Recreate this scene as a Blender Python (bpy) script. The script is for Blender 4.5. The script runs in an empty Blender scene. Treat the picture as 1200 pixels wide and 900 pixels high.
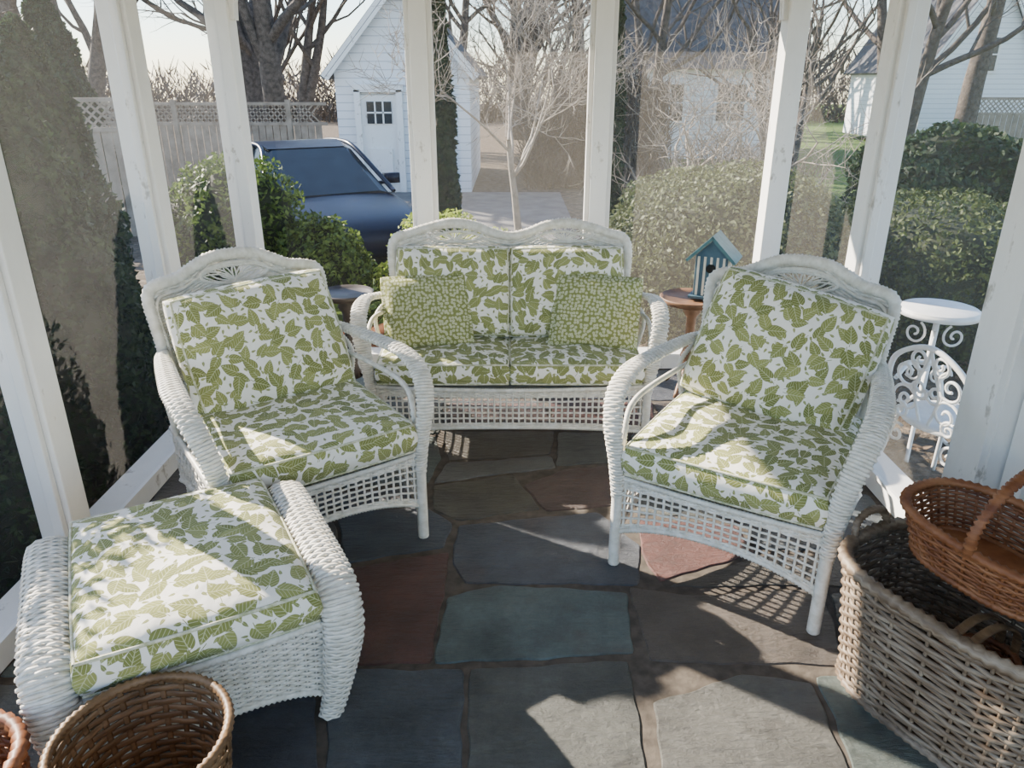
import bpy, math, random
import numpy as np
from mathutils import Vector, Matrix
rng=np.random.default_rng(7); random.seed(7)
pi=math.pi
col=bpy.context.scene.collection

# ------------------------------------------------------------ node helpers
class G:
    def __init__(s,name):
        s.m=bpy.data.materials.new(name); s.m.use_nodes=True
        s.t=s.m.node_tree; s.N=s.t.nodes; s.L=s.t.links
        s.b=s.N['Principled BSDF']; s.out=s.N['Material Output']
    def n(s,ty,**k):
        x=s.N.new(ty)
        for a,v in k.items(): setattr(x,a,v)
        return x
    def put(s,sock,v):
        if isinstance(v,bpy.types.NodeSocket): s.L.new(v,sock)
        elif isinstance(v,(tuple,list)) and len(v)==3 and sock.type=='RGBA': sock.default_value=(*v,1)
        else: sock.default_value=v
    def M(s,op,a,b=0.0,c=0.0,clamp=False):
        x=s.n('ShaderNodeMath',operation=op,use_clamp=clamp)
        s.put(x.inputs[0],a); s.put(x.inputs[1],b)
        if len(x.inputs)>2: s.put(x.inputs[2],c)
        return x.outputs[0]
    def V(s,op,a,b=(0,0,0),c=(0,0,0)):
        x=s.n('ShaderNodeVectorMath',operation=op)
        s.put(x.inputs[0],a); s.put(x.inputs[1],b)
        if op=='MULTIPLY_ADD': s.put(x.inputs[2],c)
        return x.outputs[0]
    def mix(s,f,a,b,blend='MIX'):
        x=s.n('ShaderNodeMix',data_type='RGBA',blend_type=blend)
        s.put(x.inputs[0],f); s.put(x.inputs[6],a); s.put(x.inputs[7],b)
        return x.outputs[2]
    def co(s,k='Object'): return s.n('ShaderNodeTexCoord').outputs[k]
    def noise(s,vec,scale,detail=3,rough=.55,out='Fac'):
        x=s.n('ShaderNodeTexNoise'); s.put(x.inputs['Vector'],vec)
        x.inputs['Scale'].default_value=scale; x.inputs['Detail'].default_value=detail; x.inputs['Roughness'].default_value=rough
        return x.outputs[out]
    def ramp(s,f,stops):
        x=s.n('ShaderNodeValToRGB'); s.put(x.inputs[0],f); e=x.color_ramp.elements
        while len(e)<len(stops): e.new(.5)
        for i,(p,c) in enumerate(stops):
            e[i].position=p; e[i].color=(*c,1) if len(c)==3 else c
        return x.outputs[0]
    def bump(s,h,strength=.3,dist=.01):
        x=s.n('ShaderNodeBump'); s.put(x.inputs['Height'],h)
        x.inputs['Strength'].default_value=strength; x.inputs['Distance'].default_value=dist
        s.L.new(x.outputs[0],s.b.inputs['Normal'])
    def fin(s,c=None,rough=None,metal=None,spec=None):
        if c is not None: s.put(s.b.inputs['Base Color'],c)
        if rough is not None: s.put(s.b.inputs['Roughness'],rough)
        if metal is not None: s.put(s.b.inputs['Metallic'],metal)
        if spec is not None: s.put(s.b.inputs['Specular IOR Level'],spec)
        return s.m

def simple(name,c1,c2,scale=20,rough=.6,bump=.2,bd=.003,metal=0,spec=.4):
    g=G(name); v=g.co(); f=g.noise(v,scale,4)
    c=g.ramp(f,[(.35,c1),(.65,c2)])
    if bump: g.bump(g.noise(v,scale*2,4),bump,bd)
    return g.fin(c,rough,metal,spec)

M_wick=simple('white_painted_wicker',(.62,.585,.50),(.80,.77,.70),38,.45,.25,.002)
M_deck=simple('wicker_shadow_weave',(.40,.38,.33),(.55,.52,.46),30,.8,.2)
M_iron=simple('white_iron',(.70,.70,.68),(.82,.82,.80),20,.45,.2)

def m_postpeel():
    g=G('peeling_white_paint'); v=g.co(); f=g.noise(g.V('MULTIPLY',v,(1,1,.5)),9,6,.72)
    c=g.ramp(f,[(.0,(.70,.69,.66)),(.60,(.80,.79,.76)),(.65,(.50,.47,.42)),(.74,(.30,.27,.23))])
    g.bump(g.noise(v,25,5),.3,.003); return g.fin(c,.55)
M_post=m_postpeel()

def m_leaf_fabric():
    g=G('leaf_print_fabric'); uv=g.co('UV')
    def layer(scale,off,size,wid):
        p=g.V('MULTIPLY_ADD',uv,(scale,scale,0),(off,off*.7,0))
        vo=g.n('ShaderNodeTexVoronoi',voronoi_dimensions='2D',feature='F1')
        vo.inputs['Scale'].default_value=1; vo.inputs['Randomness'].default_value=.6
        g.put(vo.inputs['Vector'],p)
        l=g.V('SUBTRACT',p,vo.outputs['Position'])
        sx=g.n('ShaderNodeSeparateXYZ'); g.put(sx.inputs[0],l)
        sc=g.n('ShaderNodeSeparateColor'); g.put(sc.inputs[0],vo.outputs['Color'])
        a=g.M('MULTIPLY',sc.outputs[0],6.283); C=g.M('COSINE',a); S=g.M('SINE',a)
        x=g.M('ADD',g.M('MULTIPLY',sx.outputs[0],C),g.M('MULTIPLY',sx.outputs[1],S))
        y=g.M('SUBTRACT',g.M('MULTIPLY',sx.outputs[1],C),g.M('MULTIPLY',sx.outputs[0],S))
        X=g.M('DIVIDE',x,size); ay=g.M('DIVIDE',g.M('ABSOLUTE',y),size)
        f=g.M('MULTIPLY',g.M('MULTIPLY',g.M('SUBTRACT',1.0,X),g.M('SQRT',g.M('MAXIMUM',g.M('ADD',X,1.0),0.0))),wid)
        dd=g.M('SUBTRACT',f,ay)
        m=g.M('MULTIPLY',dd,22.0,clamp=True)
        notch=g.M('GREATER_THAN',g.M('ADD',g.M('MULTIPLY',ay,1.5),g.M('ADD',X,.70)),0.0)
        m=g.M('MULTIPLY',m,notch)
        vf=g.M('FRACT',g.M('MULTIPLY',g.M('SUBTRACT',X,g.M('MULTIPLY',ay,.9)),3.2))
        v1=g.M('LESS_THAN',vf,.17); v1=g.M('MULTIPLY',v1,g.M('GREATER_THAN',dd,.07))
        v2=g.M('LESS_THAN',ay,.035)
        vein=g.M('MAXIMUM',v1,v2)
        st=g.M('MULTIPLY',g.M('LESS_THAN',g.M('ABSOLUTE',g.M('SUBTRACT',g.M('MULTIPLY',g.M('MULTIPLY',X,X),.12),g.M('ADD',g.M('DIVIDE',y,size),.06))),.028),
             g.M('MULTIPLY',g.M('LESS_THAN',X,-.65),g.M('GREATER_THAN',X,-1.5)))
        m=g.M('MAXIMUM',m,st)
        return m,vein,sc.outputs[1]
    base=g.mix(g.noise(uv,40,2),(.81,.78,.70),(.88,.85,.77))
    c=base
    for sc_,off,size,wid in ((34,3.3,.30,.42),(16.5,1.7,.47,.55),(15,5.2,.48,.58)):
        m,v,r=layer(sc_,off,size,wid)
        lc=g.mix(r,(.17,.185,.052),(.285,.295,.095))
        lc=g.mix(g.M('MULTIPLY',v,.65),lc,(.56,.56,.34))
        c=g.mix(m,c,lc)
    g.bump(g.M('ADD',g.noise(uv,9,3),g.M('MULTIPLY',g.noise(uv,500,1),.06)),.6,.014)
    g.b.inputs['Sheen Weight'].default_value=.1
    return g.fin(c,.9,spec=.15)
M_fab=m_leaf_fabric()
def m_pillow():
    g=G('green_floret_fabric'); uv=g.co('UV')
    vo=g.n('ShaderNodeTexVoronoi',voronoi_dimensions='2D',feature='F1'); vo.inputs['Scale'].default_value=66; vo.inputs['Randomness'].default_value=.7
    g.put(vo.inputs['Vector'],uv); d=vo.outputs['Distance']
    ring=g.M('MULTIPLY',g.M('SUBTRACT',.42,d),9.0,clamp=True)
    dot=g.M('LESS_THAN',d,.13)
    f=g.M('MULTIPLY',ring,g.M('SUBTRACT',1.0,dot))
    c=g.mix(g.M('MULTIPLY',f,.85),(.22,.235,.08),(.66,.65,.45))
    g.bump(g.noise(uv,8,3),.4,.01)
    return g.fin(c,.9,spec=.1)
M_pil=m_pillow()

def m_stone():
    g=G('bluestone_flagging'); v=g.co(); at=g.n('ShaderNodeVertexColor',layer_name='Col')
    f=g.noise(v,5,8,.65); f2=g.noise(v,38,5,.7)
    c=g.mix(1.0,at.outputs[0],g.ramp(f,[(.3,(.5,.5,.5)),(.7,(1.45,1.45,1.45))]),'MULTIPLY')
    c=g.mix(1.0,c,g.ramp(f2,[(.3,(.7,.7,.7)),(.7,(1.3,1.3,1.3))]),'MULTIPLY')
    rust=g.ramp(g.noise(v,3.3,4),[(.58,(0,0,0)),(.75,(.5,.5,.5))])
    c=g.mix(rust,c,(.095,.058,.036))
    mp=g.V('MULTIPLY',v,(1,3.5,1))
    g.bump(g.M('ADD',g.noise(mp,9,10,.7),g.M('MULTIPLY',g.noise(v,70,4),.2)),.9,.018)
    return g.fin(c,g.ramp(f2,[(.3,(.30,)*3),(.7,(.52,)*3)]),spec=.45)
M_stone=m_stone()
M_mort=simple('mortar',(.060,.048,.037),(.11,.09,.07),25,.9,.6,.004)

def m_screen(name,f0,colr,var=.05):
    g=G(name); g.N.remove(g.b)
    v=g.co(); 
    tr=g.n('ShaderNodeBsdfTransparent'); df=g.n('ShaderNodeBsdfDiffuse'); tl=g.n('ShaderNodeBsdfTranslucent')
    for x in(df,tl): x.inputs[0].default_value=(*colr,1)
    a=g.n('ShaderNodeMixShader'); a.inputs[0].default_value=.5
    g.L.new(df.outputs[0],a.inputs[1]); g.L.new(tl.outputs[0],a.inputs[2])
    b=g.n('ShaderNodeMixShader')
    g.put(b.inputs[0],g.M('ADD',f0,g.M('MULTIPLY',g.noise(v,5,4,.7),var)))
    g.L.new(tr.outputs[0],b.inputs[1]); g.L.new(a.outputs[0],b.inputs[2]); g.L.new(b.outputs[0],g.out.inputs[0])
    return g.m
M_scr=m_screen('insect_screen',.105,(.46,.42,.36))
M_scrs=m_screen('insect_screen_side',.045,(.42,.41,.40))
M_scrc=m_screen('clear_insect_screen',.008,(.40,.40,.40),.012)  # mesh opacity cut for one panel to take the sunlit haze out

def m_foliage(name,c1,c2,c3,scale=14,tr=.3):
    g=G(name); v=g.co(); f=g.noise(v,scale,2); 
    c=g.ramp(f,[(.3,c1),(.5,c2),(.7,c3)])
    g.fin(c,.6,spec=.25)
    t=g.n('ShaderNodeBsdfTranslucent'); g.L.new(c,t.inputs[0])
    m=g.n('ShaderNodeMixShader'); m.inputs[0].default_value=tr
    g.L.new(g.b.outputs[0],m.inputs[1]); g.L.new(t.outputs[0],m.inputs[2]); g.L.new(m.outputs[0],g.out.inputs[0])
    return g.m
M_box=m_foliage('boxwood_leaves',(.030,.052,.012),(.075,.12,.025),(.16,.22,.05))
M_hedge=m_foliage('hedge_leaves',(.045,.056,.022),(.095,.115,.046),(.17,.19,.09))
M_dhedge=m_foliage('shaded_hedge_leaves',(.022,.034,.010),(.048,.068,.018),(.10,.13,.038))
M_dark=m_foliage('evergreen_leaves',(.008,.018,.007),(.018,.038,.012),(.038,.068,.022))
M_yel=m_foliage('sunny_leaves',(.16,.22,.03),(.30,.38,.06),(.48,.52,.12),tr=.45)
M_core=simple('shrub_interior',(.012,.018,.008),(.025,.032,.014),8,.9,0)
M_bark=simple('bark',(.05,.040,.033),(.12,.098,.08),12,.9,.6,.02)
M_barkl=simple('pale_bark',(.20,.17,.135),(.33,.29,.24),14,.8,.4,.01)
M_litter=m_foliage('leaf_litter',(.10,.06,.03),(.20,.13,.075),(.34,.25,.16),9,.2)
M_twig=m_foliage('winter_twigs',(.055,.042,.032),(.10,.078,.060),(.17,.135,.105),.6,.1)

def m_basket(name,a,b,c):
    g=G(name); v=g.co(); f=g.noise(g.V('MULTIPLY',v,(1,1,6)),12,3); 
    cc=g.ramp(f,[(.3,a),(.5,b),(.7,c)]); g.bump(g.noise(v,160,3),.3,.001)
    return g.fin(cc,.5,spec=.35)
M_bgrey=m_basket('grey_willow',(.085,.055,.033),(.175,.125,.083),(.30,.24,.175))
M_bred=m_basket('chestnut_willow',(.11,.033,.012),(.20,.072,.026),(.30,.13,.055))
M_btan=m_basket('honey_cane',(.085,.047,.02),(.16,.09,.04),(.26,.16,.08))
M_wood=simple('stained_wood',(.13,.065,.035),(.24,.13,.07),14,.5,.2)
M_woodd=simple('dark_wood',(.035,.028,.025),(.07,.055,.048),14,.45,.2)
M_terra=simple('terracotta',(.40,.15,.07),(.50,.23,.13),14,.8,.2)
M_blue=simple('blue_paint',(.045,.10,.15),(.07,.14,.19),20,.6,.2)
M_teal=simple('teal_roof',(.04,.12,.14),(.08,.19,.20),20,.5,.2)
M_cream=simple('cream_paint',(.60,.59,.50),(.70,.69,.60),20,.6,.2)
M_hole=simple('dark_hole',(.01,.01,.01),(.015,.015,.015),20,.9,0)
M_roof=simple('grey_shingle',(.05,.05,.055),(.10,.10,.105),6,.9,.5,.02)
M_drive=simple('driveway_gravel',(.10,.095,.09),(.165,.155,.145),3,.9,.3,.01)
M_carp=simple('dark_blue_car_paint',(.002,.006,.018),(.003,.008,.026),3,.3,0,spec=.25)
M_glassd=simple('tinted_glass',(.012,.018,.024),(.02,.028,.036),3,.15,0,spec=.3)
M_rub=simple('rubber',(.015,.015,.015),(.025,.025,.025),30,.8,.1)
M_chr=simple('alloy',(.4,.4,.4),(.5,.5,.5),30,.35,0,metal=1)
M_fence=simple('weathered_fence',(.24,.195,.145),(.36,.30,.23),5,.9,.3)
M_black=simple('black_metal',(.015,.015,.015),(.03,.03,.03),30,.4,.1)

def m_siding():
    g=G('white_clapboard'); v=g.co(); s=g.n('ShaderNodeSeparateXYZ'); g.put(s.inputs[0],v)
    fr=g.M('FRACT',g.M('MULTIPLY',s.outputs[2],6.5))
    line=g.M('LESS_THAN',fr,.10)
    c=g.mix(line,g.mix(g.noise(v,2,3),(.74,.76,.78),(.84,.85,.86)),(.45,.47,.50))
    g.bump(fr,.6,.02); return g.fin(c,.6)
M_sid=m_siding()
def m_ground():
    g=G('garden_ground'); v=g.co(); s=g.n('ShaderNodeSeparateXYZ'); g.put(s.inputs[0],v)
    x,y=s.outputs[0],s.outputs[1]
    mul=g.ramp(g.noise(v,9,8,.7),[(.3,(.045,.033,.022)),(.5,(.11,.085,.06)),(.7,(.24,.19,.14))])
    gr=g.ramp(g.noise(v,6,8,.7),[(.3,(.05,.09,.02)),(.7,(.15,.21,.06))])
    m1=g.M('MULTIPLY',g.M('SUBTRACT',x,2.9),2.0,clamp=True)
    m2=g.M('MULTIPLY',g.M('SUBTRACT',y,6.0),1.0,clamp=True)
    c=g.mix(g.M('MULTIPLY',m1,m2),mul,gr)
    g.bump(g.noise(v,30,6),.8,.03); return g.fin(c,.95,spec=.1)
M_gr=m_ground()

# ------------------------------------------------------------ mesh helpers
class MB:
    def __init__(s): s.v=[];s.f=[];s.n=0;s.ng=[]
    def add(s,v,f=None,ng=None):
        v=np.asarray(v,float).reshape(-1,3)
        if f is not None and len(f): s.f.append(np.asarray(f,int)+s.n)
        if ng: s.ng+= [[i+s.n for i in q] for q in ng]
        s.v.append(v); s.n+=len(v)
    def obj(s,name,mat,parent=None,smooth=True,loc=None,rot=None):
        V=np.concatenate(s.v); F=[]
        for a in s.f: F+=a.tolist()
        F+=s.ng
        me=bpy.data.meshes.new(name); me.from_pydata(V.tolist(),[],F); me.update()
        if mat: me.materials.append(mat)
        me.polygons.foreach_set('use_smooth',[smooth]*len(me.polygons))
        o=bpy.data.objects.new(name,me); col.objects.link(o)
        if parent: o.parent=parent
        if loc is not None: o.location=loc
        if rot is not None: o.rotation_euler=rot
        return o
    def box(s,c,d,R=None):
        c=np.array(c,float); d=np.array(d,float)/2
        P=np.array([[x,y,z] for x in(-1,1) for y in(-1,1) for z in(-1,1)],float)*d
        if R is not None: P=P@np.array(R).T
        s.add(P+c,[[0,1,3,2],[4,6,7,5],[0,4,5,1],[2,3,7,6],[0,2,6,4],[1,5,7,3]])
    def beam(s,a,b,w,h,up=(0,0,1)):
        a=np.array(a,float);b=np.array(b,float);t=b-a;L=np.linalg.norm(t);t/=L
        S=np.cross(t,up);S/=np.linalg.norm(S);U=np.cross(S,t)
        s.box((a+b)/2,(w,L,h),np.stack([S,t,U],1))
    def lathe(s,prof,c=(0,0,0),k=24):
        prof=np.array(prof,float);n=len(prof);a=np.linspace(0,2*pi,k,endpoint=False)
        V=np.stack([prof[:,None,0]*np.cos(a),prof[:,None,0]*np.sin(a),prof[:,None,1]+0*a],-1)+np.array(c)
        f=[[i*k+j,i*k+(j+1)%k,(i+1)*k+(j+1)%k,(i+1)*k+j] for i in range(n-1) for j in range(k)]
        s.add(V,f)

def empty(name,loc,rz=0):
    e=bpy.data.objects.new(name,None); e.location=loc; e.rotation_euler=(0,0,rz); e.empty_display_size=.1; col.objects.link(e); return e

def catmull(pts,step,closed=False):
    P=np.array(pts,float); n=len(P); out=[]
    seg=n if closed else n-1
    for i in range(seg):
        if closed: p0,p1,p2,p3=P[(i-1)%n],P[i],P[(i+1)%n],P[(i+2)%n]
        else: p0,p1,p2,p3=P[max(i-1,0)],P[i],P[i+1],P[min(i+2,n-1)]
        t=np.linspace(0,1,14,endpoint=False)[:,None]
        out.append(.5*((2*p1)+(-p0+p2)*t+(2*p0-5*p1+4*p2-p3)*t**2+(-p0+3*p1-3*p2+p3)*t**3))
    out.append((P[0] if closed else P[-1])[None])
    Q=np.concatenate(out); d=np.r_[0,np.cumsum(np.linalg.norm(np.diff(Q,axis=0),axis=1))]
    k=max(2,int(d[-1]/step)+1); u=np.linspace(0,d[-1],k)
    return np.stack([np.interp(u,d,Q[:,j]) for j in range(3)],1)

def tube(mb,P,rw,rh=None,sides=6,side=None,caps=True,mod=None):
    P=np.asarray(P,float); n=len(P)
    rw=np.broadcast_to(rw,(n,)); rh=rw if rh is None else np.broadcast_to(rh,(n,))
    T=np.gradient(P,axis=0); T/=np.linalg.norm(T,axis=1,keepdims=True)+1e-12
    if side is not None:
        S=np.broadcast_to(np.array(side,float),P.shape); S=S-(S*T).sum(1,keepdims=True)*T
        S=S/(np.linalg.norm(S,axis=1,keepdims=True)+1e-9)
    else:
        S=np.zeros_like(P); ref=np.array([0,0,1.]) if abs(T[0][2])<.8 else np.array([1.,0,0])
        s=np.cross(T[0],ref); s/=np.linalg.norm(s)
        for i in range(n):
            s=s-s.dot(T[i])*T[i]; s/=np.linalg.norm(s)+1e-12; S[i]=s
    N=np.cross(T,S); a=np.linspace(0,2*pi,sides,endpoint=False)
    W=np.repeat(rw[:,None],sides,1).copy(); Hh=np.repeat(rh[:,None],sides,1).copy()
    if mod is not None: W=W+mod; Hh=Hh+mod
    V=P[:,None]+(W*np.cos(a))[...,None]*S[:,None]+(Hh*np.sin(a))[...,None]*N[:,None]
    i=np.arange(n-1)[:,None]*sides; j=np.arange(sides)[None]; j2=(j+1)%sides
    F=np.stack([i+j,i+j2,i+sides+j2,i+sides+j],-1).reshape(-1,4)
    mb.add(V,F,[list(range(sides)),list(range((n-1)*sides,n*sides))] if caps and sides>3 else None)

def wrap(mb,pts,rw,rh=None,pitch=.006,sides=10,side=None,closed=False,rip=.09,check=0,amp=None):
    P=catmull(pts,pitch/2,closed); n=len(P); u=np.linspace(0,1,n)
    f=lambda r: np.interp(u,[a for a,_ in r],[b for _,b in r]) if isinstance(r,(list,tuple)) else np.full(n,r)
    R=f(rw); H=R if rh is None else f(rh); sg=np.where(np.arange(n)%2,1.,-1.)
    base=np.minimum(R,H); mod=((base*rip if amp is None else np.full(n,amp))*sg)[:,None]+np.zeros((n,sides))
    if check:
        row=np.arange(n)//2; cs=(np.arange(sides)//2)
        mod=mod+check*np.where((row[:,None]+cs[None])%2,1.,-1.)
    tube(mb,P,R,H,sides,side,mod=mod)

def strands(mb,P,along,lines,samples,rw,rn,phase,amp,skip=None,sides=4):
    L=np.asarray(lines,float);Mm=np.asarray(samples,float)
    A,B=np.meshgrid(L,Mm,indexing='ij')
    S,T=(B,A) if along=='s' else (A,B)
    e=1e-3
    p=P(S,T); dS=P(S+e,T)-P(S-e,T); dT=P(S,T+e)-P(S,T-e)
    dS/=np.linalg.norm(dS,axis=-1,keepdims=True)+1e-12; dT/=np.linalg.norm(dT,axis=-1,keepdims=True)+1e-12
    n=np.cross(dS,dT); n/=np.linalg.norm(n,axis=-1,keepdims=True)+1e-12
    run=dS if along=='s' else dT
    b=np.cross(n,run)
    off=amp*np.cos(pi*(phase(A,B)))
    a=np.linspace(0,2*pi,sides,endpoint=False)+pi/4
    V=(p+off[...,None]*n)[:,:,None]+rw*np.cos(a)[None,None,:,None]*b[:,:,None]+rn*np.sin(a)[None,None,:,None]*n[:,:,None]
    nl,nm=A.shape
    l=np.arange(nl)[:,None,None];m=np.arange(nm-1)[None,:,None];k=np.arange(sides)[None,None]
    k2=(k+1)%sides
    I=lambda l,m,k:(l*nm+m)*sides+k
    F=np.stack([I(l,m,k)+0*k,I(l,m,k2),I(l,m+1,k2),I(l,m+1,k)],-1)
    if skip is not None:
        ok=~skip(S,T); ok=ok[:,:-1]&ok[:,1:]; F=F[ok]
    mb.add(V,F.reshape(-1,4))

def weave(mb,P,ns,nt,pt,amp=.003,rs=.003,rn=.003,skip=None,sides=5,fill=.52):
    lines=(np.arange(nt)+.5)/nt; smp=np.linspace(0,1,2*ns+1)
    strands(mb,P,'s',lines,smp,pt*fill*.98,rn,lambda A,B:B*ns+np.round(A*nt-.5),amp,skip,sides)
    strands(mb,P,'t',np.linspace(0,1,ns+1),np.linspace(0,1,max(6,nt//3)),rs,rs,lambda A,B:.5+0*A,0,skip,4)

def sheet(mb,P,ns,nt,off=0.0):
    S,T=np.meshgrid(np.linspace(0,1,ns),np.linspace(0,1,nt),indexing='ij'); p=P(S,T)
    e=1e-3;n=np.cross(P(S+e,T)-P(S-e,T),P(S,T+e)-P(S,T-e)); n/=np.linalg.norm(n,axis=-1,keepdims=True)+1e-12
    p=p+off*n
    i=np.arange(ns-1)[:,None]*nt;j=np.arange(nt-1)[None]
    mb.add(p,np.stack([i+j,i+nt+j,i+nt+j+1,i+j+1],-1).reshape(-1,4))

def woven_band(mb,pts,rw,rh,pitch=.010,cols=8,amp=.002):
    """elliptical band along a path, covered with real crosswise weavers going over / under lengthwise stakes"""
    Q=catmull(pts,.006); n=len(Q); u=np.linspace(0,1,n)
    T=np.gradient(Q,axis=0); T/=np.linalg.norm(T,axis=1,keepdims=True)
    S=np.array([1.,0,0])-T[:,[0]]*T; S/=np.linalg.norm(S,axis=1,keepdims=True); N=np.cross(T,S)
    W=np.interp(u,[a for a,_ in rw],[b for _,b in rw]); H=np.interp(u,[a for a,_ in rh],[b for _,b in rh])
    it=lambda A,s: np.stack([np.interp(s,u,A[:,k]) for k in range(3)],-1)
    def P(s,t):
        a=2*pi*s; w=np.interp(t,u,W); h=np.interp(t,u,H)
        return it(Q,t)+(w*np.cos(a))[...,None]*it(S,t)+(h*np.sin(a))[...,None]*it(N,t)
    L=np.linalg.norm(np.diff(Q,axis=0),axis=1).sum(); rows=int(L/pitch)
    lines=(np.arange(rows)+.5)/rows; ns=cols*2
    strands(mb,P,'s',lines,np.linspace(0,1,2*ns+1),pitch*.50,.0026,lambda A,B:B*ns+np.round(A*rows-.5),amp,None,5)
    tube(mb,Q,W-.0015,H-.0015,16,(1,0,0))

M_pipe=simple('cushion_piping',(.38,.39,.22),(.72,.70,.58),60,.9,0)
def cushion(name,w,d,h,parent,loc,rot=(0,0,0),mat=None,c=.06,edge=.5,n=22,uvo=0,pipe=True,sag=0):
    u=np.linspace(-1,1,n); u=np.sign(u)*(1-(1-abs(u))**1.25)
    U,V=np.meshgrid(u,u,indexing='ij')
    X=w/2*U*np.sqrt(1-c*V**2*1.0); Y=d/2*V*np.sqrt(1-c*U**2)
    prof=((1-np.abs(U)**3.2)*(1-np.abs(V)**3.2))**.5
    Zt=h/2*(edge+(1-edge)*prof); Zb=-h/2*(edge+(1-edge)*prof*.6)
    wob=(.005*np.sin(U*5+uvo)*np.cos(V*4+uvo*2)+.003*np.sin(U*9+V*7+uvo*5))*prof
    Zt=Zt+wob-sag*prof
    top=np.stack([X,Y,Zt],-1).reshape(-1,3); bot=np.stack([X,Y,Zb],-1).reshape(-1,3)
    verts=top.tolist()+bot.tolist(); faces=[]
    def idx(i,j,l): return l*n*n+i*n+j
    fuv=[]
    for i in range(n-1):
        for j in range(n-1):
            q=[idx(i,j,0),idx(i+1,j,0),idx(i+1,j+1,0),idx(i,j+1,0)]; faces.append(q); fuv.append([(verts[a][0]+uvo,verts[a][1]+uvo*.6) for a in q])
            q=[idx(i,j,1),idx(i,j+1,1),idx(i+1,j+1,1),idx(i+1,j,1)]; faces.append(q); fuv.append([(verts[a][0]+uvo+.3,verts[a][1]+uvo) for a in q])
    ring=[(i,0) for i in range(n-1)]+[(n-1,j) for j in range(n-1)]+[(i,n-1) for i in range(n-1,0,-1)]+[(0,j) for j in range(n-1,0,-1)]
    K=len(ring); per=[0]
    base=len(verts); lv=4
    for r in range(K):
        i,j=ring[r]; a=np.array(verts[idx(i,j,0)]); b=np.array(verts[idx(i,j,1)])
        nrm=np.array([a[0]/(w/2),a[1]/(d/2)]); nn=np.sign(nrm)*np.abs(nrm)**6; nn=nn/(np.linalg.norm(nn)+1e-9)
        for l in range(1,lv):
            t=l/lv; p=a*(1-t)+b*t; p[:2]+=nn*h*.10*math.sin(pi*t); verts.append(p.tolist())
        i2,j2=ring[(r+1)%K]; per.append(per[-1]+np.linalg.norm(np.array(verts[idx(i2,j2,0)])-a))
    def sid(r,l):
        r%=K
        if l==0: return idx(*ring[r],0)
        if l==lv: return idx(*ring[r],1)
        return base+r*(lv-1)+l-1
    for r in range(K):
        for l in range(lv):
            q=[sid(r,l),sid(r,l+1),sid(r+1,l+1),sid(r+1,l)]
            faces.append(q)
            fuv.append([(per[r]+uvo*2,verts[q[0]][2]+1),(per[r]+uvo*2,verts[q[1]][2]+1),(per[r+1]+uvo*2,verts[q[2]][2]+1),(per[r+1]+uvo*2,verts[q[3]][2]+1)])
    me=bpy.data.meshes.new(name); me.from_pydata(verts,[],faces); me.update()
    ul=me.uv_layers.new(name='UVMap')
    flat=[x for f in fuv for p in f for x in p]; ul.data.foreach_set('uv',flat)
    me.materials.append(mat or M_fab); me.polygons.foreach_set('use_smooth',[True]*len(me.polygons))
    o=bpy.data.objects.new(name,me); col.objects.link(o); o.parent=parent; o.location=loc; o.rotation_euler=rot
    if pipe:
        for lvl,nm in((0,'a'),(1,'b')):
            mb=MB(); pts=[verts[idx(i,j,lvl)] for i,j in ring]; pts.append(pts[0])
            tube(mb,np.array(pts),.004,sides=6,caps=False)
            mb.obj(name+'_piping_'+nm,M_pipe,parent,loc=loc,rot=rot)
    return o

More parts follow.
